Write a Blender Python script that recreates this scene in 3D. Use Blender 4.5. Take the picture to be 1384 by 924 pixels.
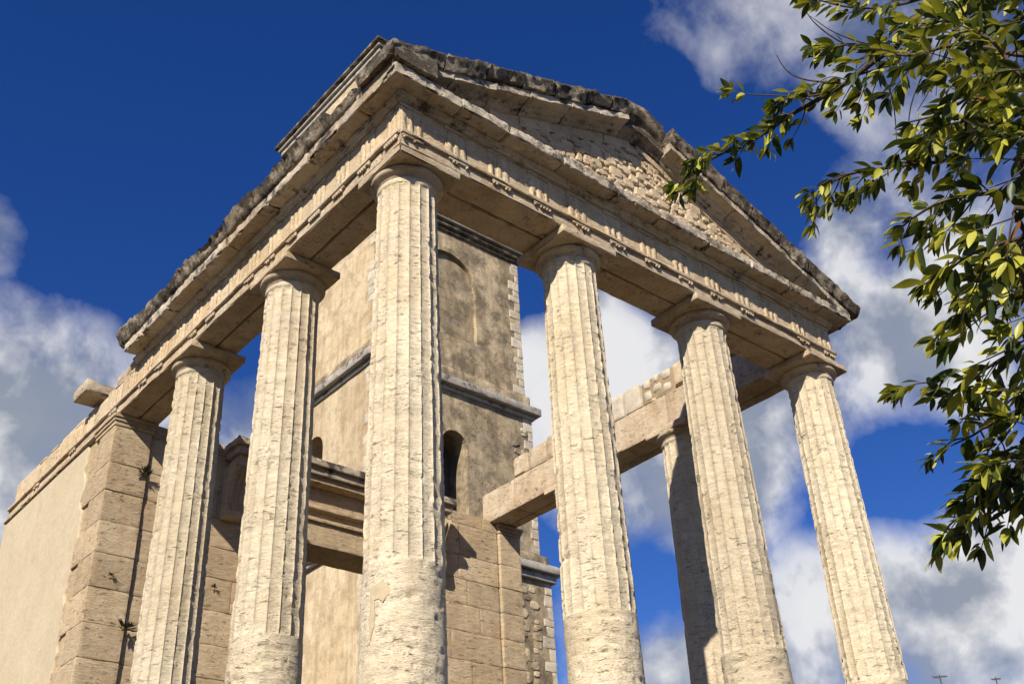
import bpy, math, random
import numpy as np
from mathutils import Vector, Matrix

random.seed(7); rng = np.random.default_rng(7)
for o in list(bpy.data.objects): bpy.data.objects.remove(o)
scn = bpy.context.scene
col = scn.collection
ZO = 9.2                      # height of the architrave soffit above the ground

# ------------------------------------------------------------------ camera
CAM = Vector((-4.592, -6.683, -7.560 + ZO))
YAW, PITCH, ROLL, FPX = 0.7256, 0.5693, -0.0543, 1479.8
fw = Vector((math.sin(YAW)*math.cos(PITCH), math.cos(YAW)*math.cos(PITCH), math.sin(PITCH)))
rt = Vector((math.cos(YAW), -math.sin(YAW), 0)); up = rt.cross(fw)
r2 = rt*math.cos(ROLL) + up*math.sin(ROLL); u2 = up*math.cos(ROLL) - rt*math.sin(ROLL)
cd = bpy.data.cameras.new('camera'); cam = bpy.data.objects.new('camera', cd); col.objects.link(cam)
cam.matrix_world = Matrix(((r2.x, u2.x, -fw.x, CAM.x), (r2.y, u2.y, -fw.y, CAM.y), (r2.z, u2.z, -fw.z, CAM.z), (0, 0, 0, 1)))
cd.sensor_width = 36; cd.lens = 36*FPX/1384; cd.clip_start = 0.05; cd.clip_end = 5000
scn.camera = cam
scn.cycles.diffuse_bounces = 3
def pdir(px, py):                      # direction of sight towards a point of the photograph
    return (fw + r2*((px-692)/FPX) + u2*((462-py)/FPX)).normalized()
def at(px, py, dist): return CAM + pdir(px, py)*dist

# ------------------------------------------------------------------ light and exposure
SUN = Vector((1.0, 0.61, -0.80)).normalized()          # direction the sunlight travels
ts = -SUN
SUN_EL = math.asin(ts.z); SUN_AZ = math.atan2(ts.x, ts.y)
sl = bpy.data.lights.new('sun', 'SUN'); sl.energy = 5.0; sl.angle = math.radians(0.5); sl.color = (1.0, 0.91, 0.76)
so = bpy.data.objects.new('sun', sl); col.objects.link(so)
so.rotation_euler = SUN.to_track_quat('-Z', 'Y').to_euler(); so.location = (-20, -12, 30)
vs = scn.view_settings
vs.view_transform = 'Standard'; vs.look = 'None'; vs.gamma = 1; vs.exposure = 0.62; vs.use_curve_mapping = False

def N(nt, t, **k):
    n = nt.nodes.new(t)
    for a, v in k.items():
        if a.startswith('i_'):
            n.inputs[a[2:].replace('_', ' ')].default_value = v
        else: setattr(n, a, v)
    return n
def math_(nt, op, a, b=None, clamp=False):
    n = nt.nodes.new('ShaderNodeMath'); n.operation = op; n.use_clamp = clamp
    for i, v in enumerate((a, b)):
        if v is None: continue
        if isinstance(v, (int, float)): n.inputs[i].default_value = v
        else: nt.links.new(v, n.inputs[i])
    return n.outputs[0]
def ramp(nt, src, stops):
    n = nt.nodes.new('ShaderNodeValToRGB'); e = n.color_ramp.elements
    while len(e) < len(stops): e.new(0.5)
    for k, (p, c) in enumerate(stops):
        e[k].position = p; e[k].color = (c, c, c, 1) if isinstance(c, (int, float)) else (*c, 1)
    nt.links.new(src, n.inputs[0]); return n.outputs[0]
def mixc(nt, f, a, b, mode='MIX'):
    n = nt.nodes.new('ShaderNodeMix'); n.data_type = 'RGBA'; n.blend_type = mode
    for s, v in ((n.inputs[0], f), (n.inputs[6], a), (n.inputs[7], b)):
        if isinstance(v, (int, float)): s.default_value = v
        elif isinstance(v, tuple): s.default_value = (*v, 1)
        else: nt.links.new(v, s)
    return n.outputs[2]

world = bpy.data.worlds.new('World'); scn.world = world; world.use_nodes = True
nt = world.node_tree; nt.nodes.clear()
sky = N(nt, 'ShaderNodeTexSky', sky_type='NISHITA', sun_disc=False, sun_elevation=SUN_EL, sun_rotation=SUN_AZ % (2*math.pi),
        altitude=1500.0, air_density=1.0, dust_density=0.25, ozone_density=3.0)
tc = N(nt, 'ShaderNodeTexCoord'); D = tc.outputs['Generated']
hs = N(nt, 'ShaderNodeHueSaturation', i_Saturation=1.31, i_Value=1.27, i_Hue=0.520); nt.links.new(sky.outputs[0], hs.inputs['Color'])
bg = N(nt, 'ShaderNodeBackground', i_Strength=0.0597); nt.links.new(hs.outputs[0], bg.inputs[0])
# cumulus banks: soft discs of cover on the sky sphere, broken up by noise
banks = [  # photo point, angular radius, weight
    (15, 280, .10, .95), (90, 470, .19, .66), (10, 600, .22, .84), (190, 390, .09, .52), (330, 590, .12, .55),
    (960, 70, .12, .30), (1080, 30, .14, .40), (1180, 60, .16, .44), (1290, 90, .16, .36),
    (700, 480, .10, .75), (850, 470, .12, .85), (800, 590, .14, .75), (900, 690, .14, .62), (980, 620, .16, .72),
    (1130, 350, .12, .78), (1230, 440, .16, .75), (1080, 560, .16, .66), (1200, 560, .12, .6),
    (1300, 800, .17, 1.0), (1150, 830, .13, .9), (900, 880, .10, .95), (1380, 760, .12, .9), (1050, 920, .14, .75), (1250, 640, .06, .35), (60, 380, .10, .5), (150, 560, .12, .7), (760, 540, .08, .8), (1140, 330, .08, .9), (1240, 780, .12, 1.0)]
acc = None
for px, py, rad, w in banks:
    dv = N(nt, 'ShaderNodeVectorMath', operation='DISTANCE'); nt.links.new(D, dv.inputs[0]); dv.inputs[1].default_value = pdir(px, py)
    mr = N(nt, 'ShaderNodeMapRange', interpolation_type='SMOOTHSTEP'); nt.links.new(dv.outputs['Value'], mr.inputs[0])
    for i, v in enumerate((rad*1.25, 0.0, 0.0, w)): mr.inputs[1+i].default_value = v
    acc = mr.outputs[0] if acc is None else math_(nt, 'MAXIMUM', acc, mr.outputs[0])
for px, py, rad, w in [(875, 805, .07, .6), (1235, 640, .075, .75), (905, 385, .06, .8), (1000, 300, .10, .8), (330, 380, .07, .5), (1190, 330, .05, .5), (900, 160, .06, .5), (700, 400, .05, .8), (1120, 690, .05, .3), (550, 30, .2, .9), (300, 150, .25, 1.0), (215, 265, .12, .9), (470, 30, .14, .9), (120, 60, .2, .8)]:
    dv = N(nt, 'ShaderNodeVectorMath', operation='DISTANCE'); nt.links.new(D, dv.inputs[0]); dv.inputs[1].default_value = pdir(px, py)
    mr = N(nt, 'ShaderNodeMapRange', interpolation_type='SMOOTHSTEP'); nt.links.new(dv.outputs['Value'], mr.inputs[0])
    for i, v in enumerate((rad*1.2, 0.0, 0.0, w)): mr.inputs[1+i].default_value = v
    acc = math_(nt, 'SUBTRACT', acc, mr.outputs[0])
# the same kind of cover everywhere outside the view
nb = N(nt, 'ShaderNodeTexNoise', i_Scale=3.1, i_Detail=2.0); nt.links.new(D, nb.inputs['Vector'])
away = N(nt, 'ShaderNodeVectorMath', operation='DOT_PRODUCT'); nt.links.new(D, away.inputs[0]); away.inputs[1].default_value = fw
aw = ramp(nt, away.outputs['Value'], [(0.70, 1.0), (0.82, 0.0)])
acc = math_(nt, 'ADD', acc, math_(nt, 'MULTIPLY', ramp(nt, nb.outputs[0], [(0.53, 0.0), (0.70, 0.6)]), aw))
wn = N(nt, 'ShaderNodeTexNoise', i_Scale=4.0, i_Detail=3.0); nt.links.new(D, wn.inputs['Vector'])
wv = N(nt, 'ShaderNodeVectorMath', operation='MULTIPLY_ADD'); nt.links.new(wn.outputs['Color'], wv.inputs[0]); wv.inputs[1].default_value = (.07, .07, .07); nt.links.new(D, wv.inputs[2])
n1 = N(nt, 'ShaderNodeTexNoise', i_Scale=7.0, i_Detail=10.0, i_Roughness=0.57); nt.links.new(wv.outputs[0], n1.inputs['Vector'])
dens = math_(nt, 'ADD', acc, math_(nt, 'MULTIPLY', math_(nt, 'SUBTRACT', n1.outputs[0], 0.5), 1.35))
cover = ramp(nt, dens, [(0.20, 0.0), (0.42, 0.36), (0.62, 0.84), (0.84, 0.98)])
n2 = N(nt, 'ShaderNodeTexNoise', i_Scale=6.0, i_Detail=6.0); nt.links.new(wv.outputs[0], n2.inputs['Vector'])
# sunlit side of the puffs: the density a little nearer the sun
offs = N(nt, 'ShaderNodeVectorMath', operation='ADD'); nt.links.new(wv.outputs[0], offs.inputs[0]); offs.inputs[1].default_value = ts*0.03
n3 = N(nt, 'ShaderNodeTexNoise', i_Scale=9.0, i_Detail=5.0, i_Roughness=0.5); nt.links.new(offs.outputs[0], n3.inputs['Vector'])
lit = math_(nt, 'ADD', math_(nt, 'MULTIPLY', math_(nt, 'SUBTRACT', n1.outputs[0], n3.outputs[0]), 2.6), n2.outputs[0])
cc = ramp(nt, lit, [(0.26, (.33, .37, .45)), (0.48, (.58, .60, .65)), (0.68, (.90, .90, .91))])
cbg = N(nt, 'ShaderNodeBackground', i_Strength=0.60); nt.links.new(cc, cbg.inputs[0])
ms = N(nt, 'ShaderNodeMixShader'); nt.links.new(cover, ms.inputs[0]); nt.links.new(bg.outputs[0], ms.inputs[1]); nt.links.new(cbg.outputs[0], ms.inputs[2])
wo = N(nt, 'ShaderNodeOutputWorld'); nt.links.new(ms.outputs[0], wo.inputs[0])

# ------------------------------------------------------------------ numeric helpers
def _h(i, j, k):
    n = (i.astype(np.int64)*374761393 + j.astype(np.int64)*668265263 + k.astype(np.int64)*2147483647) & 0xffffffff
    n = ((n ^ (n >> 13))*1274126177) & 0xffffffff
    n = ((n ^ (n >> 16))*2246822519) & 0xffffffff
    return ((n ^ (n >> 15)) & 0xffff)/65535.0
def vnoise(p):
    f = np.floor(p); t = p-f; t = t*t*(3-2*t); i, j, k = f[:, 0], f[:, 1], f[:, 2]; x, y, z = t[:, 0], t[:, 1], t[:, 2]
    L = lambda a, b, s: a+(b-a)*s
    c = lambda a, b, d: _h(i+a, j+b, k+d)
    return L(L(L(c(0,0,0), c(1,0,0), x), L(c(0,1,0), c(1,1,0), x), y), L(L(c(0,0,1), c(1,0,1), x), L(c(0,1,1), c(1,1,1), x), y), z)*2-1
def fbm(p, o=3):
    r = 0; a = 1; s = 0
    for _ in range(o): r = r+vnoise(p)*a; s += a; p = p*2.03+7.1; a *= .5
    return r/s

ORG = {}
def new(name, V, F, mat, parent=None, org=None, smooth=True, sharp=None):
    V = np.asarray(V, float)
    if org is None: org = V.mean(0)*np.array((1, 1, 0)) + np.array((0, 0, V[:, 2].min()))
    me = bpy.data.meshes.new(name); me.from_pydata((V-org).tolist(), [], F); me.update()
    if smooth: me.polygons.foreach_set('use_smooth', [True]*len(me.polygons))
    if sharp is not None and smooth: me.set_sharp_from_angle(angle=math.radians(sharp))
    me.materials.append(mat)
    o = bpy.data.objects.new(name, me); col.objects.link(o)
    place(o, org, parent); return o
def place(o, org, parent):
    org = np.asarray(org, float); ORG[o.name] = org
    if parent is not None: o.parent = parent; o.location = org-ORG[parent.name]
    else: o.location = org
def empty(name, loc):
    o = bpy.data.objects.new(name, None); col.objects.link(o); o.empty_display_size = .3
    place(o, loc, None); return o
def tag(o, label=None, cat=None, group=None, kind=None):
    for k, v in (('label', label), ('category', cat), ('group', group), ('kind', kind)):
        if v: o[k] = v
    return o

def ticks(a, b, step, r):
    n = max(1, int(round((b-a-2*r)/step)))
    return np.concatenate(([a], np.linspace(a+r, b-r, n+1), [b])) if r > 0 else np.linspace(a, b, n+1)
def rbox(lo, hi, step=.06, r=.012, amp=.004, freq=6.0, wear=.5, seed=0.0, big=0.0):
    """a block with worn, uneven edges and faces"""
    lo = np.array(lo, float); hi = np.array(hi, float)
    r = min(r, .45*float((hi-lo).min()))
    T = [ticks(lo[a], hi[a], step, r) for a in range(3)]
    n = [len(t) for t in T]; idx = {}; V = []; F = []
    def vid(i, j, k):
        key = (i, j, k)
        if key not in idx: idx[key] = len(V); V.append((T[0][i], T[1][j], T[2][k]))
        return idx[key]
    for a in range(3):
        b, c = (a+1) % 3, (a+2) % 3
        for side in (0, n[a]-1):
            for i in range(n[b]-1):
                for j in range(n[c]-1):
                    q = []
                    for di, dj in ((0, 0), (1, 0), (1, 1), (0, 1)):
                        t = [0, 0, 0]; t[a] = side; t[b] = i+di; t[c] = j+dj; q.append(vid(*t))
                    F.append(q if side else q[::-1])
    P = np.array(V)
    inner = np.clip(P, lo+r, hi-r); d = P-inner; L = np.linalg.norm(d, axis=1, keepdims=True); nrm = d/np.maximum(L, 1e-9)
    Q = inner + nrm*r
    cnt = (np.abs(d) > 1e-9).sum(1)
    s = seed*13.7
    disp = fbm(P*freq+s, 3)*amp
    chip = np.clip(fbm(P*freq*.8+s+40, 2)*1.6-.1, 0, 1)*wear*r*(cnt > 1)*2.0
    Q = Q + nrm*(disp-chip)[:, None]
    if big > 0: Q = Q + np.stack([fbm(P*2.2+s+11*k, 2) for k in range(3)], 1)*big
    return Q, F
def up_z(V): V = np.array(V, float); V[:, 2] += ZO; return V
def block(name, lo, hi, mat, parent=None, **k):
    V, F = rbox(lo, hi, **k); return new(name, up_z(V), F, mat, parent, sharp=38)
def joined(parts):
    V = []; F = []; n = 0
    for v, f in parts:
        V.append(np.asarray(v, float)); F += [[i+n for i in q] for q in f]; n += len(v)
    return np.concatenate(V), F
def prism(poly, lo, hi, axis, step=.12, amp=.0, freq=5, close=True):
    """extrude a 2-D profile along an axis (0: profile is (y,z); 1: profile is (x,z))"""
    n = max(1, int(round((hi-lo)/step))); T = np.linspace(lo, hi, n+1); m = len(poly); V = []
    for t in T:
        for a, b in poly: V.append((t, a, b) if axis == 0 else (a, t, b))
    F = []
    for i in range(n):
        for j in range(m):
            k = (j+1) % m
            F.append([i*m+j, i*m+k, (i+1)*m+k, (i+1)*m+j])
    if close: F.append(list(range(m))[::-1]); F.append([n*m+j for j in range(m)])
    V = np.array(V)
    if amp: V = V + np.stack([fbm(V*freq+17*k, 3) for k in range(3)], 1)*amp
    return V, F
def resample(poly, step):
    out = []
    for (a, b), (c, d) in zip(poly, poly[1:]+poly[:1]):
        n = max(1, int(math.hypot(c-a, d-b)/step))
        out += [(a+(c-a)*i/n, b+(d-b)*i/n) for i in range(n)]
    return out
def tube(pts, rad, seg=7):
    pts = [Vector(p) for p in pts]; V = []; F = []; ref = Vector((.31, .17, .93))
    for i, p in enumerate(pts):
        t = (pts[min(i+1, len(pts)-1)]-pts[max(i-1, 0)]).normalized()
        a = t.cross(ref).normalized(); b = t.cross(a)
        r = rad[i] if hasattr(rad, '__len__') else rad
        for k in range(seg):
            w = 2*math.pi*k/seg; V.append(p+(a*math.cos(w)+b*math.sin(w))*r)
    for i in range(len(pts)-1):
        for k in range(seg):
            l = (k+1) % seg; F.append([i*seg+k, i*seg+l, (i+1)*seg+l, (i+1)*seg+k])
    F.append(list(range(seg))[::-1]); F.append([(len(pts)-1)*seg+k for k in range(seg)])
    return [tuple(v) for v in V], F

# ------------------------------------------------------------------ materials
def stone_mat(name, ca, cb, dark, dark_amt=.5, pit=.5, pit_scale=9.0, zstretch=3.2, bump=.5, crust=0.0, crust_col=(.045, .040, .034), streak=0.0, grain=45.0, rough=.9, st_lo=.52, st_hi=.70, mott=1.0, speck=0.0):
    m = bpy.data.materials.new(name); m.use_nodes = True; nt = m.node_tree; nt.nodes.clear()
    g = N(nt, 'ShaderNodeNewGeometry'); P = g.outputs['Position']; oi = N(nt, 'ShaderNodeObjectInfo')
    sh = N(nt, 'ShaderNodeVectorMath', operation='MULTIPLY_ADD'); sh.inputs[1].default_value = (1, 1, zstretch); nt.links.new(P, sh.inputs[0])
    big = N(nt, 'ShaderNodeTexNoise', i_Scale=1.1, i_Detail=4.0, i_Roughness=.6); nt.links.new(P, big.inputs['Vector'])
    mid = N(nt, 'ShaderNodeTexNoise', i_Scale=6.0, i_Detail=6.0, i_Roughness=.65); nt.links.new(sh.outputs[0], mid.inputs['Vector'])
    c = mixc(nt, ramp(nt, big.outputs[0], [(.36, 0.0), (.66, 1.0)]), ca, cb)
    c = mixc(nt, mott, c, ramp(nt, mid.outputs[0], [(.28, .74), (.5, .98), (.72, 1.1)]), 'MULTIPLY')
    rnd = N(nt, 'ShaderNodeMapRange'); nt.links.new(oi.outputs['Random'], rnd.inputs[0])
    for i, v in enumerate((0, 1, .86, 1.08)): rnd.inputs[1+i].default_value = v
    c = mixc(nt, 1.0, c, rnd.outputs[0], 'MULTIPLY')
    # stains
    st = N(nt, 'ShaderNodeTexNoise', i_Scale=2.3, i_Detail=7.0, i_Roughness=.72); nt.links.new(P, st.inputs['Vector'])
    c = mixc(nt, math_(nt, 'MULTIPLY', ramp(nt, st.outputs[0], [(st_lo, 0.0), (st_hi, 1.0)]), dark_amt), c, dark)
    if streak:
        sv = N(nt, 'ShaderNodeVectorMath', operation='MULTIPLY'); sv.inputs[1].default_value = (5, 5, .55); nt.links.new(P, sv.inputs[0])
        sn = N(nt, 'ShaderNodeTexNoise', i_Scale=1.0, i_Detail=5.0, i_Roughness=.6); nt.links.new(sv.outputs[0], sn.inputs['Vector'])
        c = mixc(nt, math_(nt, 'MULTIPLY', ramp(nt, sn.outputs[0], [(.46, 0.0), (.68, 1.0)]), streak), c, dark)
    # travertine pits lie in beds: long and low
    pv = N(nt, 'ShaderNodeVectorMath', operation='MULTIPLY'); pv.inputs[1].default_value = (1, 1, zstretch); nt.links.new(P, pv.inputs[0])
    pn = N(nt, 'ShaderNodeTexNoise', i_Scale=pit_scale, i_Detail=5.0, i_Roughness=.62); nt.links.new(pv.outputs[0], pn.inputs['Vector'])
    pits = ramp(nt, pn.outputs[0], [(.30, 1.0), (.405, 0.0)])
    vz = N(nt, 'ShaderNodeTexVoronoi', i_Scale=pit_scale*2.6, feature='F1'); nt.links.new(pv.outputs[0], vz.inputs['Vector'])
    hol = math_(nt, 'MULTIPLY', ramp(nt, vz.outputs['Distance'], [(.10, 1.0), (.24, 0.0)]), ramp(nt, mid.outputs[0], [(.50, 0.0), (.58, 1.0)]))
    pits = math_(nt, 'MAXIMUM', pits, hol)
    pm = N(nt, 'ShaderNodeTexNoise', i_Scale=2.6, i_Detail=3.0); nt.links.new(P, pm.inputs['Vector'])
    pits = math_(nt, 'MULTIPLY', pits, ramp(nt, pm.outputs[0], [(.38, .12), (.62, 1.0)]))
    c = mixc(nt, math_(nt, 'MULTIPLY', pits, pit*.75), c, tuple(x*.30 for x in cb))
    if crust:
        cn = N(nt, 'ShaderNodeTexNoise', i_Scale=3.4, i_Detail=8.0, i_Roughness=.74); nt.links.new(P, cn.inputs['Vector'])
        sep = N(nt, 'ShaderNodeSeparateXYZ'); nt.links.new(g.outputs['Normal'], sep.inputs[0])
        lv = math_(nt, 'ADD', cn.outputs[0], math_(nt, 'MULTIPLY', sep.outputs[2], .07))
        c = mixc(nt, ramp(nt, lv, [(.60-.24*crust, 0.0), (.70-.24*crust, .93)]), c, crust_col)
        ln = N(nt, 'ShaderNodeTexNoise', i_Scale=14.0, i_Detail=5.0, i_Roughness=.7); nt.links.new(P, ln.inputs['Vector'])
        c = mixc(nt, ramp(nt, ln.outputs[0], [(.57, 0.0), (.66, .45)]), c, (.30, .28, .24))
    if speck:      # grey lichen and soot lodged in the pores, in drifts
        s1 = N(nt, 'ShaderNodeTexNoise', i_Scale=30.0, i_Detail=6.0, i_Roughness=.75); nt.links.new(pv.outputs[0], s1.inputs['Vector'])
        s2 = N(nt, 'ShaderNodeTexNoise', i_Scale=3.2, i_Detail=5.0, i_Roughness=.65); nt.links.new(P, s2.inputs['Vector'])
        sm = math_(nt, 'MULTIPLY', ramp(nt, s1.outputs[0], [(.50, 0.0), (.60, 1.0)]), ramp(nt, s2.outputs[0], [(.44, .10), (.64, 1.0)]))
        c = mixc(nt, math_(nt, 'MULTIPLY', sm, speck), c, (.17, .135, .10))
        s3 = N(nt, 'ShaderNodeTexNoise', i_Scale=1.7, i_Detail=6.0, i_Roughness=.7); nt.links.new(P, s3.inputs['Vector'])
        c = mixc(nt, math_(nt, 'MULTIPLY', ramp(nt, s3.outputs[0], [(.54, 0.0), (.70, 1.0)]), speck*.55), c, (.40, .355, .295))
    gr = N(nt, 'ShaderNodeTexNoise', i_Scale=grain, i_Detail=5.0, i_Roughness=.7); nt.links.new(pv.outputs[0], gr.inputs['Vector'])
    c = mixc(nt, 1.0, c, ramp(nt, gr.outputs[0], [(.25, .82), (.75, 1.14)]), 'MULTIPLY')
    hgt = math_(nt, 'ADD', math_(nt, 'ADD', math_(nt, 'MULTIPLY', pits, -1.0*pit), math_(nt, 'MULTIPLY', mid.outputs[0], .7)), math_(nt, 'MULTIPLY', gr.outputs[0], .45))
    bp = N(nt, 'ShaderNodeBump', i_Strength=bump, i_Distance=.03); nt.links.new(hgt, bp.inputs['Height'])
    bs = N(nt, 'ShaderNodeBsdfPrincipled', i_Roughness=rough); bs.inputs['Specular IOR Level'].default_value = .15
    nt.links.new(c, bs.inputs['Base Color']); nt.links.new(bp.outputs[0], bs.inputs['Normal'])
    out = N(nt, 'ShaderNodeOutputMaterial'); nt.links.new(bs.outputs[0], out.inputs[0]); return m
def plain_mat(name, c, rough=.8, metal=0.0):
    m = bpy.data.materials.new(name); m.use_nodes = True; nt = m.node_tree; b = nt.nodes['Principled BSDF']
    tcn = N(nt, 'ShaderNodeNewGeometry'); n = N(nt, 'ShaderNodeTexNoise', i_Scale=20.0, i_Detail=4.0); nt.links.new(tcn.outputs['Position'], n.inputs['Vector'])
    nt.links.new(mixc(nt, n.outputs[0], tuple(x*.75 for x in c), tuple(min(1, x*1.2) for x in c)), b.inputs['Base Color'])
    b.inputs['Roughness'].default_value = rough; b.inputs['Metallic'].default_value = metal; return m

CREAM = (.60, .50, .365); WARM = (.53, .41, .275); TAN = (.47, .335, .205)
M_col = stone_mat('column_travertine', (.69, .60, .445), (.62, .52, .365), (.44, .34, .21), .35, pit=.90, pit_scale=10.0, bump=1.0, streak=.24, speck=.70)
M_arch = stone_mat('architrave_stone', CREAM, (.51, .385, .25), (.30, .19, .105), .6, pit=.85, pit_scale=9.0, zstretch=2.0, bump=.95, streak=.30, speck=.75)
M_frieze = stone_mat('frieze_stone', (.62, .505, .35), (.56, .42, .26), (.40, .27, .15), .45, pit=.7, pit_scale=10.0, zstretch=1.4, bump=.8, streak=.35, speck=.65)
M_corn = stone_mat('cornice_stone', (.57, .51, .42), (.46, .36, .25), (.20, .13, .08), .6, pit=.7, pit_scale=7.0, zstretch=1.6, bump=1.0, crust=.46)
M_sima = stone_mat('crust_and_shade_stone', (.40, .34, .26), (.30, .235, .165), (.09, .075, .06), .7, pit=.9, pit_scale=6.0, zstretch=1.8, bump=1.0, crust=.82, crust_col=(.055, .045, .035))  # real crust on gutters and tower bands; painted shade on the ridge block
M_wall = stone_mat('wall_travertine', (.57, .45, .30), (.50, .375, .235), (.36, .235, .13), .5, pit=.95, pit_scale=6.5, zstretch=3.2, bump=1.0, streak=.30, speck=.70)
M_mortar = stone_mat('mortar', (.38, .29, .19), (.32, .24, .15), (.2, .14, .09), .5, pit=.5, bump=.8)
M_plaster = stone_mat('lime_plaster', (.47, .395, .28), (.43, .355, .245), (.35, .275, .18), .35, pit=.02, pit_scale=5.0, zstretch=1.0, bump=.05, grain=25, mott=.3)
M_tplast = stone_mat('tower_plaster', (.60, .50, .35), (.52, .405, .26), (.27, .195, .115), .65, pit=.35, pit_scale=7.0, zstretch=.9, bump=.55, streak=.55, grain=30, st_lo=.47, st_hi=.66)
M_tface = stone_mat('tower_rubble_plaster', (.54, .43, .285), (.43, .335, .21), (.14, .112, .076), .9, pit=.55, pit_scale=9.0, zstretch=1.1, bump=.9, streak=.6, grain=30, st_lo=.42, st_hi=.60, speck=.6)
M_quoin = stone_mat('quoin_limestone', (.58, .52, .42), (.50, .43, .33), (.30, .24, .17), .4, pit=.4, pit_scale=9.0, zstretch=1.2, bump=.5)
M_grey = stone_mat('grey_stone', (.42, .39, .345), (.33, .30, .26), (.13, .115, .10), .7, pit=.4, zstretch=1.3, bump=.5, crust=.30)
M_tufa = stone_mat('tympanum_stone', (.60, .48, .33), (.51, .385, .25), (.36, .25, .15), .4, pit=.6, pit_scale=9.0, zstretch=1.2, bump=.8)
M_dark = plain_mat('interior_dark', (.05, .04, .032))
M_ground = stone_mat('paving_ground', (.060, .045, .030), (.045, .034, .022), (.03, .024, .016), .4, pit=.3, pit_scale=3.0, zstretch=1.0, bump=.4)
M_metal = plain_mat('galvanised_metal', (.45, .44, .42), .45, .8)
M_bark = stone_mat('bark', (.10, .075, .05), (.065, .05, .035), (.05, .04, .03), .5, pit=.5, pit_scale=20.0, zstretch=.4, bump=.8)
M_weed = plain_mat('weed_leaf', (.07, .075, .03), .6)

def leaf_mat(name, top, tr):
    m = bpy.data.materials.new(name); m.use_nodes = True; nt = m.node_tree; nt.nodes.clear()
    oi = N(nt, 'ShaderNodeObjectInfo'); g = N(nt, 'ShaderNodeNewGeometry')
    n = N(nt, 'ShaderNodeTexNoise', i_Scale=9.0, i_Detail=2.0); nt.links.new(g.outputs['Position'], n.inputs['Vector'])
    f = math_(nt, 'ADD', math_(nt, 'MULTIPLY', oi.outputs['Random'], .5), math_(nt, 'MULTIPLY', n.outputs[0], .6))
    c = mixc(nt, f, top, (top[0]*1.5, top[1]*1.35, top[2]*.9))
    b = N(nt, 'ShaderNodeBsdfPrincipled', i_Roughness=.46); b.inputs['Specular IOR Level'].default_value = .45; nt.links.new(c, b.inputs['Base Color'])
    t = N(nt, 'ShaderNodeBsdfTranslucent'); t.inputs[0].default_value = (*tr, 1)
    mx = N(nt, 'ShaderNodeMixShader'); mx.inputs[0].default_value = .22
    nt.links.new(b.outputs[0], mx.inputs[1]); nt.links.new(t.outputs[0], mx.inputs[2])
    o = N(nt, 'ShaderNodeOutputMaterial'); nt.links.new(mx.outputs[0], o.inputs[0]); return m
M_leaf = leaf_mat('laurel_leaf', (.026, .044, .011), (.10, .14, .012))
M_leafy = leaf_mat('laurel_leaf_young', (.29, .30, .042), (.48, .47, .045))
M_leafb = leaf_mat('laurel_leaf_withered', (.16, .07, .02), (.2, .1, .02))

# ------------------------------------------------------------------ ground and podium
gv, gf = [], []
gn = 40
for i in range(gn+1):
    for j in range(gn+1):
        a = (i/gn*2-1); b = (j/gn*2-1)
        gv.append((math.copysign(abs(a)**2.6, a)*1500, math.copysign(abs(b)**2.6, b)*1500, 0))
gf = [[i*(gn+1)+j, (i+1)*(gn+1)+j, (i+1)*(gn+1)+j+1, i*(gn+1)+j+1] for i in range(gn) for j in range(gn)]
tag(new('ground', gv, gf, M_ground, org=(0, 0, 0), smooth=False), kind='structure')

W = 7.2; H = .30; A = (W-2*H)/3; YS = [H, 2.565, 4.847]; YA = 6.80; YB = 11.15; ZB = -6.56
temple = empty('temple', (W/2, 3.5, 0))
tag(temple, 'pale travertine temple porch of fluted columns under a weathered triangular pediment', 'temple')
T = temple
pod = block('podium', (-.75, -.75, -9.2), (W+.75, YB+.4, ZB-.02), M_ground, T, step=.5, r=.03, amp=.01)
for k in range(5):
    block('step', (.2, -.75-.32*(k+1), -9.2), (W-.2, -.75-.32*k-.003, ZB-.45-k*.44), M_wall, pod, step=.5, r=.02)

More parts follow.
